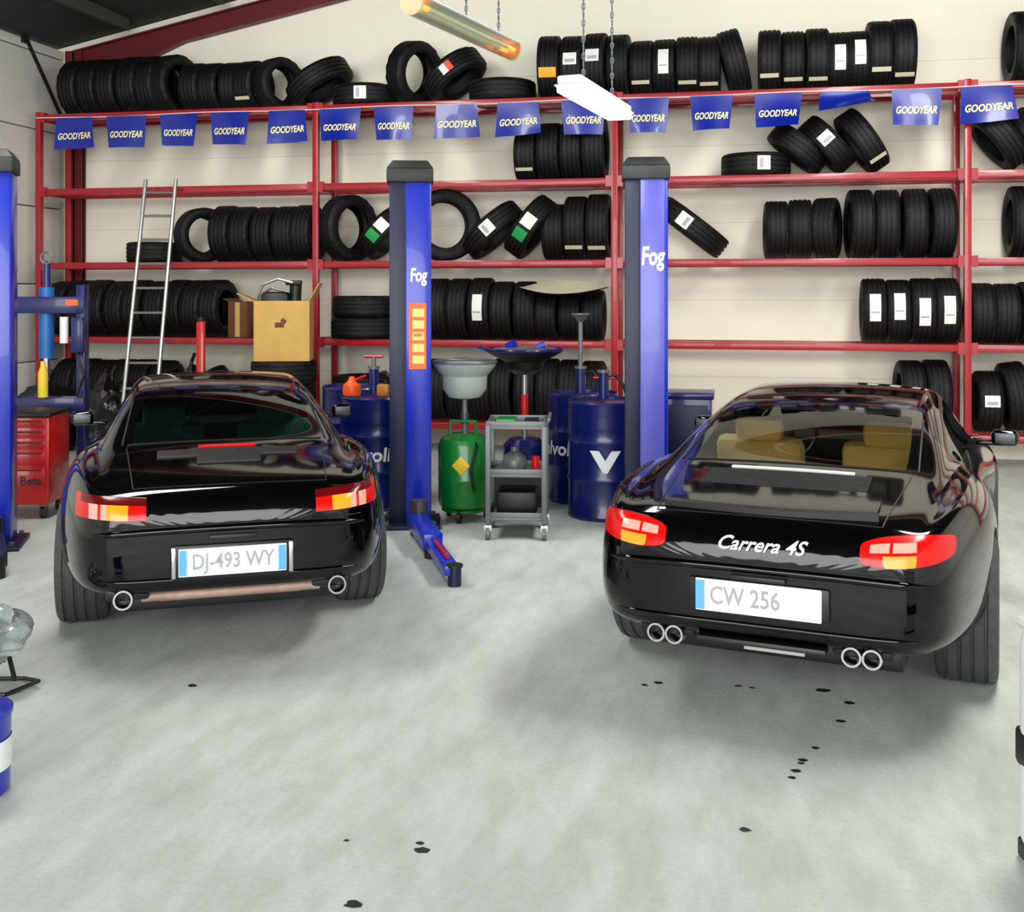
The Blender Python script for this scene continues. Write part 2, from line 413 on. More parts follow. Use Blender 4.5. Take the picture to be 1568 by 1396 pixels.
def body_mesh(glass):
    vs=[];fs=[];mi=[];K=24
    for (y,w,zb,zw,xf,zf,xj,zj,xr,zr,zc) in ST:
        h=[(0,zb),(w*.55,zb),(w*.90,zb+.005),(w*.985,zb+.08),(w,zw),(w*.985,zw+.55*(zf-zw)),(xf,zf),(xj,zj),(xj*.45+xr*.55+.012,(zj+zr)/2),(xr,zr),(xr-.085,zr+.45*(zc-zr)),(xr*.48,zr+.82*(zc-zr)),(0,zc)]
        loop=h+[(-x,z) for x,z in h[11:0:-1]]
        vs+=[(x,y-AX,z) for x,z in loop]
    N=len(ST)
    for i in range(N-1):
        for k in range(K):
            k2=(k+1)%K; fs.append((i*K+k,i*K+k2,(i+1)*K+k2,(i+1)*K+k))
            kk=k if k<12 else 23-k
            g=0
            if i in (6,7,8) and kk>=10: g=1
            if i in (12,13) and kk>=10: g=1
            if i in (8,9,10,11,12) and kk in (7,8): g=1
            mi.append(g)
    fs.append(tuple(range(K))); mi.append(0)
    fs.append(tuple((N-1)*K+k for k in range(K))[::-1]); mi.append(0)
    me=bpy.data.meshes.new('car_body'); me.from_pydata(vs,[],fs)
    me.materials.append(M_paint); me.materials.append(glass)
    me.polygons.foreach_set('material_index',mi)
    bm=bmesh.new(); bm.from_mesh(me); bmesh.ops.recalc_face_normals(bm,faces=bm.faces[:]); bm.to_mesh(me); bm.free()
    ob=bpy.data.objects.new('tmp',me); sc.collection.objects.link(ob)
    s=ob.modifiers.new('s','SUBSURF'); s.levels=3; s.render_levels=3
    cb=B()
    for x0,x1,yy in ((.54,1.1,0),(-1.1,-.54,0),(.56,1.1,FA-AX),(-1.1,-.56,FA-AX)):
        cb.cyl((x0,yy,.32),(x1,yy,.32),.355,M_paint,n=64)
    cut=cb.build('cut')
    bo=ob.modifiers.new('b','BOOLEAN'); bo.operation='DIFFERENCE'; bo.object=cut; bo.solver='EXACT'
    dg=bpy.context.evaluated_depsgraph_get(); r=bpy.data.meshes.new_from_object(ob.evaluated_get(dg))
    bpy.data.objects.remove(ob); bpy.data.objects.remove(cut)
    r.polygons.foreach_set('use_smooth',[True]*len(r.polygons)); r.set_sharp_from_angle(angle=math.radians(40))
    return r

def make_car(loc,rz,style,kx):
    glass=M_glass if style==2 else M_glassd
    car=empty('sports_car',loc,rz); car.scale=(kx,1,1)
    bm_=body_mesh(glass); link('body',bm_,parent=car)
    bvh=BVHTree.FromPolygons([v.co.copy() for v in bm_.vertices],[tuple(p.vertices) for p in bm_.polygons])
    def cast(o,d):
        h=bvh.ray_cast(Vector(o),Vector(d).normalized()); return h[0],h[1]
    def patch(bb,fn,nu,nv,d,off,mfn,edge=None):
        d=Vector(d).normalized(); P={}
        for j in range(nv+1):
            for i in range(nu+1):
                o=Vector(fn(i/nu,j/nv)); h,nn=cast(o,d)
                if h: h=h+(nn if nn.dot(d)<0 else -nn)*off
                P[i,j]=h
        if any(v is None for v in P.values()):
            print('patch miss',style); return
        groups={}
        for j in range(nv):
            for i in range(nu):
                groups.setdefault(mfn((i+.5)/nu,(j+.5)/nv),[]).append((i,j))
        for mt,cells in groups.items():
            idx={};vs=[];fs=[]
            for (i,j) in cells:
                f=[]
                for k in ((i,j),(i+1,j),(i+1,j+1),(i,j+1)):
                    if k not in idx: idx[k]=len(vs); vs.append(P[k])
                    f.append(idx[k])
                fs.append(tuple(f))
            bb.add(vs,fs,mt)
        ring=[(i,0) for i in range(nu)]+[(nu,j) for j in range(nv)]+[(i,nv) for i in range(nu,0,-1)]+[(0,j) for j in range(nv,0,-1)]
        em=edge or mfn(.5,.5)
        for a,c in zip(ring,ring[1:]+ring[:1]):
            bb.add([P[a],P[c],P[c]+d*(off+.012),P[a]+d*(off+.012)],[(0,1,2,3)],em)
    bb=B()
    for s in (-1,1):
        if style==1:
            def fn(u,v):
                zl=.688+.012*u; zh=.778+.018*u
                return (s*(.395+.325*u),-2,zl+(zh-zl)*v)
            def lampm(u,v):
                if v<.66 and .26<u<.54: return M_lora
                if v<.66 and .54<=u<.80: return M_lwhi if not .64<u<.68 else M_lred
                if v<.66 : return M_lred
                return M_ldred if u<.9 else M_lred
            patch(bb,fn,24,9,(0,1,0),.005,lampm,M_ldred)
        else:
            def fn(u,v):
                e=math.sqrt(max(0,1-abs(2*v-1)**3)); uu=(u-.5)*(.88+.12*e)
                zc=.732+.018*u; hh=.052*(1-.28*(abs(2*u-1))**3)
                return (s*(.555+.335*uu),-2,zc+hh*(2*v-1))
            def lampm(u,v):
                if v<.45 and .24<u<.60: return M_lora
                if v>.50 and .12<u<.60: return (M_lwhi if (u<.33 or u>.36) else M_lred) if v<.85 else M_lred
                return M_lred
            patch(bb,fn,28,10,(0,1,0),.005,lampm,M_ldred)
    if style==1: patch(bb,lambda u,v:(-.15+.3*u,-.27+.03*v,2),10,2,(0,0,-1),.008,lambda u,v:M_lred)
    else: patch(bb,lambda u,v:(-.28+.56*u,-.26+.018*v,2),10,2,(0,0,-1),.008,lambda u,v:M_silver)  # third light strip, its reflected light put into the pale colour
    bb.build('tail_lamps',parent=car)
    bb=B()
    for i in range(8):
        y0=-.54+i*.030 if style==1 else -.52+i*.030
        w=.16 if style==1 and i<4 else .36
        patch(bb,lambda u,v:(-w+2*w*u,y0+.015*v,2),12,1,(0,0,-1),.010,lambda u,v:M_blk)
    def pts_on(pts,d):
        q=[]
        for p in pts:
            h,_=cast(p,d)
            if h: q.append(h)
        return q
    def line(pts,d,r=.0035,mt=M_blk): bb.tube(pts_on(pts,d),r,mt,n=5)
    for s in (-1,1):
        line([(s*(.46+.06*t/10),-.86+.66*t/10,2) for t in range(11)],(0,0,-1))
        line([(s*(.545-.025*t/10),-.15+.68*t/10,2) for t in range(11)],(0,0,-1),.006)
    line([(-.46+.92*t/16,-.86,2) for t in range(17)],(0,0,-1))
    line([(-.52+1.04*t/16,-.155,2) for t in range(17)],(0,0,-1),.006)
    # rounded bumper ledge and seam
    zl=.640 if style==1 else .635
    bb.sweep(pts_on([(-.64+1.28*t/40,-2,zl-.015*abs(t/20-1)**3) for t in range(41)],(0,1,0)),.016,M_paint)
    line([(-.62+1.24*t/20,-2,zl+.022) for t in range(21)],(0,1,0),.003)
    bb.sweep(pts_on([(-.60+1.2*t/40,-2,.415) for t in range(41)],(0,1,0)),.012,M_paint)
    if style==2:
        patch(bb,lambda u,v:((-.43+.86*u),-.79-.03*math.sin(u*PI)+.27*v,2),20,6,(0,0,-1),.014,lambda u,v:M_paint)
        patch(bb,lambda u,v:((-.44+.88*u),-.81-.03*math.sin(u*PI)+.03*v,2),20,3,(0,0,-1),.022,lambda u,v:M_blk)
    bb.build('engine_lid_details',parent=car)
    zp=.495 if style==1 else .525
    bb=B(); ty=cast((0,-2,.52),(0,1,0))[0].y
    bb.box((0,ty-.004,zp),(.57 if style==1 else .56,.03,.155 if style==1 else .13),M_blk,bev=.01)
    if style==1:
        for s in(-1,1): bb.box((s*.272,ty-.02,zp),(.02,.01,.14),M_chrome,bev=.003)
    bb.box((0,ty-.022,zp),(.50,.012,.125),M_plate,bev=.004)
    bb.box((-.23,ty-.024,zp),(.036,.012,.115),M_platb)
    if style==1: bb.box((.23,ty-.024,zp),(.036,.012,.115),M_platb)
    bb.text('DJ-493 WY' if style==1 else 'CW 256',.098,M_ptxt,upright((.0 if style==1 else -.05,ty-.0305,zp),0,.82),bold=.0015)
    bb.box((0,ty-.012,.603),(.22,.03,.02),M_blk,bev=.004)
    bb.build('number_plate',parent=car)
    if style==2:
        bb=B()
        tv,tf=textgeo('Carrera 4S',.070,.0012,.4,.002); out=[]
        for v in tv:
            h=cast((v.x*1.12,-2,.728+v.y),(0,1,0))[0]
            out.append((v.x*1.12,h.y-.005+ (0 if v.z>0 else -.004),.728+v.y))
        bb.add(out,tf,M_silver); bb.build('badge_script',parent=car)
    bb=B()
    for s in (-1,1):
        xs=[.50] if style==1 else [.355,.432]
        for x in xs:
            r=.044 if style==1 else .038
            bb.lathe([(r-.012,.30),(r-.012,.02),(r-.008,0),(r,.0),(r+.003,.01),(r+.003,.3)],M_chrome,Matrix.Translation((s*x,-.975,.335))@Matrix.Rotation(-PI/2,4,'X'),n=28)
            bb.cyl((s*x,-.90,.335),(s*x,-.88,.335),r-.008,M_blk,n=24)
        bb.box((s*(.48 if style==1 else .395),-.86,.355),(.2 if style==1 else .24,.16,.07),M_blk,bev=.02)
    if style==1:
        bb.cyl((-.42,-.9,.325),(.42,-.9,.325),.022,M_rust,n=12); bb.box((0,-.8,.31),(.7,.12,.05),M_rust,bev=.015)
    else:
        bb.box((0,-.93,.335),(.52,.10,.03),M_blk,bev=.01); bb.box((.06,-.982,.325),(.24,.01,.012),M_alu)
    bb.box((0,.1,.24),(1.05,1.5,.1),M_blk,bev=.02)
    bb.build('exhaust_system',parent=car)
    for nm,x,y,W in (('rear_wheel_left',-.745,0,.265),('rear_wheel_right',.745,0,.265),('front_wheel_left',-.745,FA-AX,.225),('front_wheel_right',.745,FA-AX,.225)):
        bb=B(); s=1 if x>0 else -1
        tyre_geo(bb,.318,W,n=96,rub=M_rub2,gw=.009)
        Mr=Matrix.Rotation(s*PI/2,4,'Y')
        bb.lathe([(.208,-W*.4),(.205,W*.36),(.222,W*.40),(.226,W*.42),(.214,W*.43),(.2,W*.38),(.19,W*.2),(.19,-W*.35),(.208,-W*.4)],M_alu,Mr,n=40)
        bb.cyl((s*.03,0,0),(s*W*.36,0,0),.05,M_alu,n=20)
        bb.cyl((s*-.02,0,0),(s*.02,0,0),.155,M_steel,n=30)
        for k in range(5):
            a=2*PI*k/5
            bb.box((s*W*.33,.12*math.cos(a),.12*math.sin(a)),(.025,.20,.045),M_alu,bev=.008,rot=Euler((a,0,0)))
        bb.build(nm,(x,y,.318),0,car)
    bb=B(); S=M_beige if style==2 else M_dseat
    for x in (-.34,.34):
        bb.box((x,.95,.42),(.48,.5,.16),S,bev=.05)
        bb.box((x,.72,.69),(.48,.12,.52),S,bev=.05,rot=Euler((math.radians(14),0,0)))
        bb.box((x,.65,.98),(.26,.09,.14),S,bev=.04,rot=Euler((math.radians(10),0,0)))
        bb.box((x*.9,.28,.64),(.40,.10,.30),S,bev=.04,rot=Euler((math.radians(18),0,0)))
        bb.box((x*.9,.45,.50),(.42,.3,.12),S,bev=.04)
    bb.box((0,.02,.77),(1.12,.42,.05),S,bev=.02)
    bb.box((0,1.95,.74),(1.3,.4,.16),M_blk,bev=.05)
    bb.box((0,.8,.28),(1.2,2.4,.04),M_blk)
    bb.torus(.18,.014,M_blk,Matrix.Translation((-.36,1.6,.86))@Matrix.Rotation(math.radians(68),4,'X'))
    bb.cyl((-.36,1.62,.86),(-.36,1.8,.78),.03,M_blk)
    bb.build('interior',parent=car)
    bb=B()
    for s in (-1,1):
        bb.box((s*.90,1.66,.875),(.15,.09,.095),M_paint,bev=.035,seg=4); bb.box((s*.80,1.68,.84),(.12,.05,.03),M_paint,bev=.01)
        bb.box((s*.90,1.617,.875),(.11,.008,.06),M_steel,bev=.003)
    bb.build('door_mirrors',parent=car)
    return car
make_car((-2.73,5.60,0),math.radians(28),1,.955)
make_car((.294,5.39,0),math.radians(-12.5),2,.97)

# ---------------------------------------------------------------- two-post lifts
def lift_post(par,loc,rz,kind):
    b=B(); face=M_purp if kind=='r' else M_blue
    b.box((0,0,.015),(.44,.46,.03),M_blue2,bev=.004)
    b.box((.06,0,1.28),(.19,.24,2.52),M_blue,bev=.012)
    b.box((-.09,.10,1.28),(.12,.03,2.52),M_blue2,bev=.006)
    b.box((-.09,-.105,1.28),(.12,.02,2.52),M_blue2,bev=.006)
    if kind=='r': b.box((.045,-.122,1.28),(.17,.012,2.48),face,bev=.004)
    b.box((-.08,0,.7),(.13,.16,1.0),M_blk,bev=.01)
    b.box((0,0,2.56),(.34,.30,.10),M_cap,bev=.01)
    b.box((0,0,2.64),(.34,.30,.06),M_cap,bev=.008,taper=.75)
    for sx in (-.17,.17):
        for sy in (-.19,.19): b.cyl((sx,sy,.03),(sx,sy,.055),.018,M_galv,n=6)
    if kind=='m':
        b.text('Fog',.135,M_white,upright((.06,-.123,1.83),0,.62),bold=.004,shear=.1)
        b.box((.055,-.122,1.39),(.125,.004,.48),M_stick)
        for i in range(5): b.box((.06,-.125,1.22+i*.085),(.085,.003,.06),M_sticky)
        b.box((.06,-.128,1.40),(.06,.003,.02),M_stick)
    if kind=='r': b.text('Fog',.18,M_white,upright((.045,-.131,1.96),0,.62),bold=.005,shear=.1)
    return b.build('post',loc,rz,par)
LF=empty('two_post_car_lift'); RF=empty('two_post_car_lift')
lift_post(LF,(-4.95,6.64,0),math.radians(26),'l')
lift_post(LF,(-2.37,7.88,0),math.radians(16),'m')
lift_post(RF,(-.65,8.01,0),math.radians(6),'r')
b=B()
A0=Vector((-2.20,7.52,.13)); A1=Vector((-1.95,6.9,.10)); A2=Vector((-1.62,6.28,.085))
d=(A2-A0); ang=math.atan2(d.y,d.x)
b.box((A0+A1)/2,((A1-A0).length+.1,.13,.10),M_blue,bev=.01,rz=ang); b.box((A1+A2)/2,((A2-A1).length+.05,.09,.06),M_blue,bev=.008,rz=ang)
b.cyl((A2.x,A2.y,0),(A2.x,A2.y,.11),.04,M_blue2,n=20); b.cyl((A2.x,A2.y,.11),(A2.x,A2.y,.125),.05,M_blk,n=20)
b.cyl((A0.x,A0.y,0.01),(A0.x,A0.y,.25),.06,M_steel,n=20)
b.box((A1+A2)/2+Vector((0,0,.045)),(.45,.02,.02),M_redp,rz=ang)
b.cyl((A1.x,A1.y,0),(A1.x,A1.y,.06),.03,M_blk)
b.build('arm_right',parent=LF)
b=B()
A0=Vector((-4.76,6.42,.13)); A2=Vector((-4.35,5.9,.09)); d=(A2-A0); ang=math.atan2(d.y,d.x)
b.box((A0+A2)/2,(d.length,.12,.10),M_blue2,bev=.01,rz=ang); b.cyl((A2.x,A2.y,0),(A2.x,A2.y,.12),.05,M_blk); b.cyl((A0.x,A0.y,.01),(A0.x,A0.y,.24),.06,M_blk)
b.build('arm_left',parent=LF)

# ---------------------------------------------------------------- drums
def drum(loc,rz,txt=None,v=False):
    b=B(); r=.29; p=[(0,0),(r-.01,0),(r,.0),(r+.006,.02),(r,.03)]
    for zc in (.30,.58): p+=[(r,zc-.03),(r+.010,zc),(r,zc+.03)]
    for i in range(4): p+=[(r,.68+i*.03),(r+.004,.692+i*.03)]
    p+=[(r,.85),(r+.006,.87),(r,.885),(r-.012,.88),(r-.012,.865),(0,.865)]
    b.lathe(p,M_drum,n=48)
    b.cyl((.17,0,.865),(.17,0,.885),.035,M_galv,n=16)
    if txt:
        tv,tf=textgeo(txt,.15,.004,.1,0)
        b.add([((r+.012)*math.sin(v_.x/r),-(r+.012)*math.cos(v_.x/r),.44+v_.y) for v_ in tv],tf,M_white)
    if v:
        tv,tf=textgeo('V',.2,.014,0,0)
        b.add([((r+.012)*math.sin((v_.x*1.4)/r),-(r+.012)*math.cos((v_.x*1.4)/r),.44+v_.y) for v_ in tv],tf,M_white)
    return b.build('oil_drum',loc,rz)
drum((-.99,8.50,0),math.radians(5),v=True)
drum((-1.26,9.12,0),math.radians(-30),'Valvoline')
drum((-2.84,8.52,0),math.radians(14),'Valvoline')
drum((-3.30,9.32,0),math.radians(10),'Valvoline')
def pump(loc,h,cup):
    b=B()
    b.cyl((0,0,0),(0,0,h),.018,M_galv); b.cyl((0,0,0),(0,0,.2),.04,M_drum); b.cyl((0,0,.2),(0,0,.22),.05,M_galv)
    b.tube([(0,0,.15),(.1,0,.18),(.16,-.02,.1),(.18,-.02,.02)],.012,M_blk)
    if cup: b.lathe([(0,h),(.02,h),(.06,h+.05),(.075,h+.06),(.075,h+.07),(.05,h+.07),(0,h+.05)],M_galv,n=24)
    else: b.cyl((-.08,0,h),(.08,0,h),.012,M_redp)
    return b.build('drum_hand_pump',loc)
pump((-1.26,9.0,.886),.58,True)
pump((-1.02,8.58,.886),.16,False)
pump((-2.90,8.62,.886),.3,False)
b=B(); b.lathe([(0,0),(.07,0),(.075,.02),(.07,.08),(.03,.12),(.02,.15),(0,.15)],M_orange,n=20); b.cyl((.02,0,.12),(.12,0,.16),.012,M_redp); b.build('orange_oil_can',(-3.02,8.43,.886))
b=B(); b.box((0,0,.05),(.10,.07,.10),mat('dull_yellow_can',(170,110,30),.45),bev=.02); b.cyl((.02,0,.1),(.02,0,.13),.015,M_blk); b.build('oil_bottle',(-2.74,8.38,.886))
b=B()
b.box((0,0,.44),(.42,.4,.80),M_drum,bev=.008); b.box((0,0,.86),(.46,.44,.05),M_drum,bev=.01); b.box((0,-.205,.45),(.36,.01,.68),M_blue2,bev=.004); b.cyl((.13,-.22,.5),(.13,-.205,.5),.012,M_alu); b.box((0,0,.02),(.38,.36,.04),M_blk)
b.build('workshop_cabinet',(-.42,9.35,0),0)

b=B(); r=.2
b.lathe([(0,.08),(.14,.08),(.19,.11),(r,.14),(r,.3),(r+.004,.31),(r,.32),(r,.56),(.18,.61),(.10,.645),(0,.65)],M_green,n=40)
b.torus(.165,.012,M_green,Matrix.Translation((0,0,.08)))
for a in (0.5,2.6,4.7):
    x,y=.17*math.cos(a),.17*math.sin(a); b.cyl((x,y,.05),(x,y,.09),.012,M_blk); b.cyl((x-.015,y,.035),(x+.015,y,.035),.035,M_blk,n=16)
b.cyl((0,0,.64),(0,0,.97),.022,M_galv); b.cyl((0,0,.72),(0,0,.8),.035,M_steel)
b.lathe([(.02,.90),(.12,.92),(.165,.98),(.17,1.08),(.23,1.15),(.24,1.18),(.235,1.19),(.22,1.16),(.16,1.09),(.155,.99),(.02,.93)],mat('pale_funnel',(160,168,162),.4,var=.08),n=40)
b.torus(.235,.012,M_galv,Matrix.Translation((0,0,1.185)))
b.box((.02,-.199,.43),(.10,.012,.10),M_yel,rot=Euler((0,PI/4,0)),bev=.004)
b.tube([(.1,-.1,.61),(.14,-.18,.57),(.1,-.215,.4),(.12,-.205,.25)],.01,M_blk)
b.tube([(-.1,-.05,.60),(-.1,-.05,.74),(.1,-.05,.74),(.1,-.05,.60)],.012,M_green)
b.build('oil_drainer',(-2.02,8.14,0))
b=B()
b.lathe([(0,.05),(.16,.05),(.17,.08),(.17,.5),(.12,.55),(0,.56)],M_drum,n=32)
b.cyl((0,0,.55),(0,0,1.12),.02,M_alu); b.cyl((0,0,.7),(0,0,.9),.03,M_redp)
b.lathe([(.02,1.06),(.08,1.06),(.14,1.10),(.16,1.16),(.29,1.23),(.31,1.25),(.30,1.255),(.15,1.20),(.02,1.13)],M_blk,n=40)
b.torus(.31,.013,M_drum,Matrix.Translation((0,0,1.255)))
b.lathe([(0,1.285),(.1,1.282),(.24,1.266),(.27,1.255),(0,1.25)],M_alu,n=30)
b.cyl((-.12,-.1,1.28),(-.05,-.12,1.31),.03,M_blue,n=14); b.cyl((.12,-.08,1.28),(.18,-.08,1.30),.025,M_blue,n=14)
for a in (.5,2.6,4.7):
    x,y=.16*math.cos(a),.16*math.sin(a); b.cyl((x-.015,y,.03),(x+.015,y,.03),.03,M_blk,n=14)
b.tube([(-.3,0,1.25),(-.36,-.05,1.27),(-.3,-.15,1.28)],.01,M_blue)
b.build('oil_drain_pan_stand',(-1.66,8.66,0))
b=B()
W,D=.39,.40
for x in (-W/2,W/2):
    for y in (-D/2,D/2):
        b.box((x,y,.45),(.035,.035,.68),M_galv,bev=.004)
        b.cyl((x,y,.07),(x,y,.12),.012,M_steel); b.cyl((x-.015,y,.045),(x+.015,y,.045),.045,M_galv,n=18); b.box((x,y,.08),(.05,.04,.04),M_white,bev=.005)
for z in (.14,.44,.77):
    b.box((0,0,z),(W+.02,D+.02,.02),M_galv,bev=.004)
    for y in (-D/2,D/2): b.box((0,y,z+.02),(W+.03,.012,.055),M_galv,bev=.003)
    for x in (-W/2,W/2): b.box((x,0,z+.02),(.012,D+.03,.055),M_galv,bev=.003)
b.box((0,D/2-.01,.3),(W,.01,.3),M_blk); b.box((0,0,.24),(.28,.28,.16),M_blk,bev=.02)
b.lathe([(0,0),(.08,0),(.09,.05),(.07,.1),(.03,.13),(.03,.16),(0,.16)],M_galv,Matrix.Translation((-.02,-.02,.46)),n=24)
b.cyl((.13,-.08,.45),(.13,-.08,.56),.03,M_redp); b.box((-.08,0,.80),(.14,.2,.04),M_green,bev=.005); b.box((.1,-.02,.80),(.1,.22,.03),M_blk,bev=.005)
b.tube([(W/2,-D/2,.77),(W/2+.03,-D/2-.03,.83),(W/2+.03,D/2,.83)],.012,M_galv)
b.build('workshop_cart',(-1.53,7.72,0),math.radians(8))

b=B()
b.box((0,0,.44),(.66,.44,.66),M_redp,bev=.012); b.box((0,0,.785),(.68,.46,.03),M_blk,bev=.006)
for i,(z,h) in enumerate(((.72,.07),(.64,.07),(.56,.07),(.46,.11),(.30,.18))):
    b.box((0,-.224,z),(.60,.012,h-.012),M_redp,bev=.004); b.box((0,-.235,z+h/2-.016),(.56,.012,.012),M_ldred)
for x in (-.27,.27):
    for y in (-.16,.16): b.cyl((x-.015,y,.05),(x+.015,y,.05),.05,M_blk,n=18); b.box((x,y,.1),(.05,.05,.03),M_galv)
b.text('Beta',.09,M_blk,upright((.2,-.232,.29)),bold=.002)
b.build('tool_chest',(-5.45,7.62,0),math.radians(14))
b=B()
for x in (-.3,.3):
    b.box((x,0,.9),(.07,.12,1.74),M_drum,bev=.006); b.box((x,0,.03),(.1,.6,.06),M_drum,bev=.006)
    for i in range(10): b.cyl((x,-.062,.35+i*.12),(x,-.064,.35+i*.12),.016,M_blk,n=12)
for z in (1.6,.75): b.box((0,-.07,z),(.66,.02,.14),M_drum,bev=.004); b.box((0,.07,z),(.66,.02,.14),M_drum,bev=.004)
b.cyl((0,0,1.15),(0,0,1.75),.06,mat('hydraulic_blue',(24,96,170),.35),n=24); b.cyl((0,0,1.0),(0,0,1.15),.03,M_chrome); b.cyl((0,0,1.75),(0,0,1.95),.03,M_drum)
b.torus(.05,.01,M_galv,Matrix.Translation((0,0,2.0))@Matrix.Rotation(PI/2,4,'X'))
b.box((.3,-.1,1.35),(.1,.1,.3),M_drum,bev=.01); b.cyl((.18,-.1,1.28),(.18,-.1,1.5),.035,M_white,n=16)
b.lathe([(0,0),(.04,0),(.04,.2),(.02,.26),(.02,.3),(0,.3)],M_yel,Matrix.Translation((.02,-.14,.83)),n=16); b.box((.24,-.08,1.62),(.1,.02,.05),M_stick)
b.tube([(.3,-.12,1.2),(.36,-.16,1.0),(.3,-.14,.85)],.012,M_blk)
b.build('hydraulic_press',(-5.75,8.45,0),math.radians(14))
b=B()
b.box((0,0,.75),(.07,.07,1.36),M_redp,bev=.008); b.box((0,-.0,.05),(.6,.08,.07),M_redp,bev=.008)
for x in (-.28,.28): b.box((x,-.22,.05),(.06,.5,.06),M_redp,bev=.008); b.cyl((x-.02,-.46,.03),(x+.02,-.46,.03),.03,M_blk)
b.cyl((0,0,1.4),(0,0,1.47),.03,M_blk)
b.build('transmission_jack',(-4.95,9.65,0),math.radians(10))
b=B(); WD=mat('pallet_wood',(150,120,84),.8,var=.2)
for yy in (-.3,0,.3): b.box((0,yy,.035),(.8,.08,.07),WD)
for i in range(6): b.box((-.34+i*.136,0,.08),(.1,.7,.02),WD)
b.build('wooden_pallet',(-4.5,10.55,0))
p=empty('tyre_stack',(0,0,0))
for i in range(4): tyre(p,-4.5+random.uniform(-.02,.02),.09+i*.232,R=.33,lean=90,y=10.55)
b=B()
bx,by,bz=.54,.40,.60; t=.008
b.box((0,0,t/2),(bx,by,t),M_card)
b.box((0,-by/2,bz/2),(bx,t,bz),M_card); b.box((0,by/2,bz/2),(bx,t,bz),M_card)
b.box((-bx/2,0,bz/2),(t,by,bz),M_card); b.box((bx/2,0,bz/2),(t,by,bz),M_card)
b.box((bx/2+.05,0,bz+.09),(t,by,.2),M_card,rot=Euler((0,math.radians(30),0))); b.box((-bx/2-.08,0,bz+.03),(t,by,.2),M_card,rot=Euler((0,math.radians(-65),0)))
b.box((-.02,-by/2-.006,.36),(.09,.004,.05),M_brown); b.box((.02,-by/2-.006,.40),(.05,.004,.04),M_brown,rot=Euler((0,.6,0)))
b.box((-.08,0,.54),(.28,.26,.30),M_blk,bev=.05); b.cyl((.1,0,.4),(.12,0,.80),.06,M_blk); b.box((.1,-.02,.78),(.16,.12,.05),M_blk,bev=.015)
b.tube([(-.26,-.1,.62),(-.2,-.1,.76),(-.05,-.1,.82),(.1,-.12,.78)],.014,M_alu)
b.build('cardboard_box',(-4.5,10.55,1.02),math.radians(16))
def bag(loc,r,seed):
    b=B(); bm=bmesh.new(); bmesh.ops.create_icosphere(bm,subdivisions=4,radius=1)
    for v in bm.verts:
        s_=Vector((seed,seed*2,0)); n_=noise.noise(v.co*1.8+s_)*.35+noise.noise(v.co*5+s_)*.15
        c_=v.co.copy(); z=max(c_.z,-.75)
        v.co=Vector((c_.x*r[0],c_.y*r[1],z*r[2]))*(1+n_*(1 if z>-.7 else .3))
    mz=min(v.co.z for v in bm.verts)
    for v in bm.verts: v.co.z-=mz
    b.bm(bm,M_bag); b.tube([(0,0,r[2]*1.5),(.02,0,r[2]*2),(.06,0,r[2]*2.2)],.02,M_bag)
    return b.build('black_bin_bag',loc)
bag((-6.55,10.75,0),(.32,.25,.42),1.3)
bag((-5.35,10.35,0),(.34,.28,.50),4.1)
bag((-7.2,10.6,0),(.3,.28,.40),7.7)
bag((-5.72,10.9,0),(.26,.22,.48),9.2)
b=B()
b.box((0,0,.13),(.5,.36,.2),M_blk,bev=.03); b.cyl((-.1,-.1,.2),(-.1,-.1,.42),.07,M_steel,n=20); b.box((.12,0,.3),(.2,.2,.16),M_blk,bev=.03)
b.cyl((.12,-.02,.36),(.12,-.02,.5),.05,M_blk); b.tube([(-.2,-.1,.3),(-.26,-.18,.45),(-.1,-.2,.55),(.1,-.15,.5)],.014,M_alu); b.box((0,0,.015),(.46,.34,.03),M_blk)
b.build('small_engine_part',(-4.95,11.65,LV[1]),.1)
b=B(); b.box((0,0,.2),(.24,.3,.4),M_brown,bev=.004); b.box((0,-.151,.2),(.06,.002,.38),M_card); b.box((-.13,0,.41),(.12,.3,.006),M_brown,rot=Euler((0,.4,0))); b.build('brown_carton',(-5.42,11.60,LV[1]),-.1)
b=B(); vs=[];fs=[]
for j in range(5):
    for i in range(17):
        u=i/16*2-1; v=j/4
        vs.append((u*.46,-v*.34*(1-.5*abs(u)**2),.07*(1-u*u)-.14*v*(1-u*u)))
for j in range(4):
    for i in range(16): a=j*17+i; fs.append((a,a+1,a+18,a+17))
b.add(vs,fs,M_labc); b.add([(x,y,z-.012) for x,y,z in vs],fs,M_blk)
b.build('curved_body_panel',(-1.75,11.42,LV[1]+.56),-.05)

b=B()
b.lathe([(0,0),(.12,0),(.135,.01),(.14,.26),(.146,.27),(.146,.285),(.13,.29),(0,.29)],M_blue,n=40)
b.lathe([(.141,.09),(.1425,.11),(.1425,.17),(.141,.19)],M_white,n=40)
b.torus(.13,.004,M_galv,Matrix.Translation((0,0,.2))@Matrix.Rotation(PI/2,4,'X'),arc=PI)
b.build('grease_bucket',(-2.585,3.35,0),.3)
b=B()
bm=bmesh.new(); bmesh.ops.create_icosphere(bm,subdivisions=4,radius=1)
for v in bm.verts:
    n_=noise.noise(v.co*2.2)*.28+noise.noise(v.co*6)*.12; v.co=Vector((v.co.x*.2,v.co.y*.2,v.co.z*.13))*(1+n_)+Vector((0,0,.22))
b.bm(bm,mat('crumpled_plastic',(150,158,160),.12,var=.5,scale=9,bump=.6,bscale=20,coat=.8))
b.tube([(-.2,-.1,.009),(.16,-.1,.009),(.26,0,.03),(.16,.1,.009),(-.2,.1,.009)],.009,M_blk)
for x in (-.12,.12):
    for y in(-.1,.1): b.cyl((x,y,.0),(x*.8,y*.8,.14),.01,M_blk)
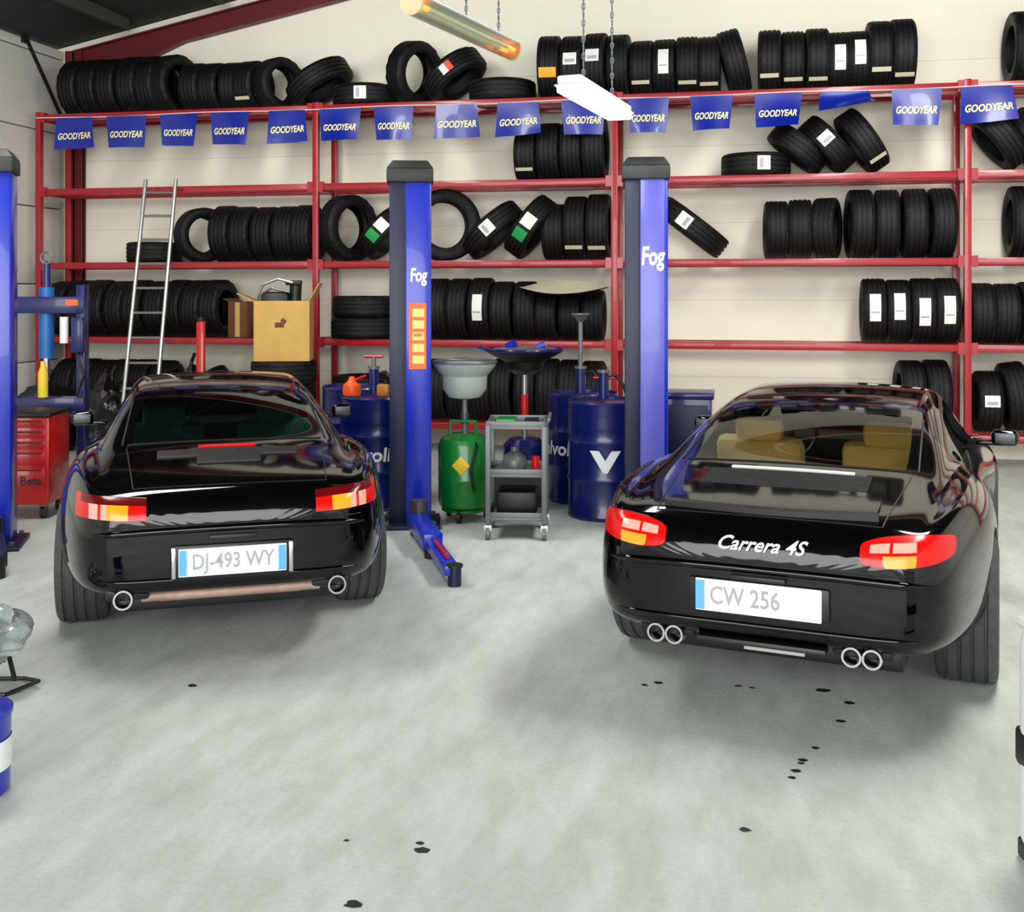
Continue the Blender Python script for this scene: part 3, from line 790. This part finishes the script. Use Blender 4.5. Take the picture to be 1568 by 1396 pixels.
b.build('plastic_wrapped_stool',(-3.22,4.24,0),.25)
b=B()
b.box((0,0,.37),(.34,.34,.68),M_white,bev=.05,seg=4); b.box((0,0,.34),(.346,.346,.12),M_blk,bev=.02); b.box((0,0,.03),(.33,.33,.06),M_blk,bev=.01); b.box((0,0,.715),(.345,.345,.04),M_white,bev=.02)
b.build('waste_bin',(1.028,3.50,0),math.radians(11.5))

b=B()
for (x,y,r) in [(-.952,3.29,.018),(-1.056,2.96,.02),(.36,4.95,.024),(.456,4.82,.018),(-.342,4.90,.016),(-.40,4.86,.012),(.404,4.61,.015),(.285,4.32,.012),(.233,4.2,.014),(.225,4.17,.01),(.204,4.10,.014),(.188,4.04,.011),(.022,3.62,.014),(-2.328,4.46,.016),(.0,4.93,.012),(.06,4.92,.01),(-1.2,3.3,.007),(-.97,3.33,.01)]:
    n=18; vs=[(x,y,.0025)]+[(x+r*1.25*math.cos(2*PI*i/n)*(1+.5*noise.noise(Vector((i*.7,x*9,y)))),y+r*math.sin(2*PI*i/n)*(1+.5*noise.noise(Vector((i*.9,y*9,x)))),.0015) for i in range(n)]
    b.add(vs,[(0,1+i,1+(i+1)%n) for i in range(n)],M_oil)
b.build('oil_drips')

# ---------------------------------------------------------------- hanging lamps
def lampfix(p,q,lit,chains):
    p=Vector(p);q=Vector(q); L=(q-p).length; a=math.atan2((q-p).y,(q-p).x); c=(p+q)/2
    b=B()
    tube=mat('lit_tube',(255,255,255),.5,emit=(245,252,255),es=14) if lit else mat('dim_tube',(214,216,190),.4,emit=(216,214,180),es=.2)
    end=mat('tube_end_reflection',(255,170,90),.4,emit=(255,150,70),es=2.0)  # orange reflection at the ends of the unlit tubes, put in as emission
    if lit:
        b.box((0,0,.05),(L,.15,.05),M_white,bev=.012); b.box((0,0,.02),(L-.02,.19,.012),M_white,bev=.004)
        b.box((0,0,-.005),(L-.04,.17,.035),tube,bev=.012)
    else:
        b.box((0,0,.055),(L,.12,.03),M_white,bev=.01)
        for y in (-.03,.03):
            b.cyl((-L/2+.14,y,.0),(L/2-.14,y,.0),.016,tube,n=12); b.cyl((-L/2+.03,y,.0),(-L/2+.14,y,.0),.018,end,n=12); b.cyl((L/2-.14,y,.0),(L/2-.03,y,.0),.018,end,n=12)
        b.cyl((-L/2,0,.01),(L/2,0,.01),.075,M_clear,n=24,caps=False)
        for x in (-L/2,L/2): b.cyl((x-.01,0,.01),(x+.01,0,.01),.078,mat('lamp_endcap',(214,190,150),.4),n=24)
    for x in chains:
        xx=c.x+x*math.cos(a)
        zt=(6.14-abs(xx+1)*.2)-c.z; k=int(zt/.05)
        b.cyl((x,0,.07),(x,0,zt),.004,M_galv,n=6)
        for i in range(min(k,60)):
            b.torus(.011,.003,M_galv,Matrix.Translation((x,0,.09+i*.05))@Matrix.Rotation((i%2)*PI/2,4,'Z')@Matrix.Rotation(PI/2,4,'X')@Matrix.Diagonal((1,1.8,1,1)),n=10,k=5)
    return b.build('fluorescent_lamp',c,a)
lampfix((-.96,6.38,2.90),(-.78,7.55,2.90),True,(-.30,.36))
lampfix((-1.93,6.45,3.45),(-1.60,7.85,3.45),False,(.0,.50))

# ---------------------------------------------------------------- lights & world
def area(name,loc,rot,sx,sy,power,col=(1,1,1)):
    l=bpy.data.lights.new(name,'AREA'); l.shape='RECTANGLE'; l.size=sx; l.size_y=sy; l.energy=power; l.color=col
    o=bpy.data.objects.new(name,l); sc.collection.objects.link(o); o.location=loc; o.rotation_euler=rot; return o
area('doorway_daylight',(-.5,-4.5,2.9),(math.radians(84),0,0),10,4.6,960,(1,1,.98))
area('roof_fill_left',(-4.2,7.2,5.2),(math.radians(18),0,0),.8,5.5,300,(1,.985,.94))  # added area lamp under the closed roof, brightens wall and streaks the paint
area('roof_fill_right',(1.9,7.6,5.25),(math.radians(20),0,0),.8,6.5,470,(1,.985,.94))  # second added fill lamp, the roof has no opening here
w=bpy.data.worlds.new('world'); sc.world=w; w.use_nodes=True
w.node_tree.nodes['Background'].inputs[0].default_value=(.96,.98,1,1); w.node_tree.nodes['Background'].inputs[1].default_value=1.1

cam=bpy.data.cameras.new('camera'); co=bpy.data.objects.new('camera',cam); sc.collection.objects.link(co)
cam.sensor_fit='HORIZONTAL'; cam.sensor_width=36; cam.lens=39.03; cam.shift_y=-.1613
co.location=(0,0,1.72); co.rotation_euler=(PI/2,0,math.radians(11.5)); sc.camera=co
sc.view_settings.view_transform='Standard'; sc.view_settings.look='None'; sc.view_settings.exposure=0
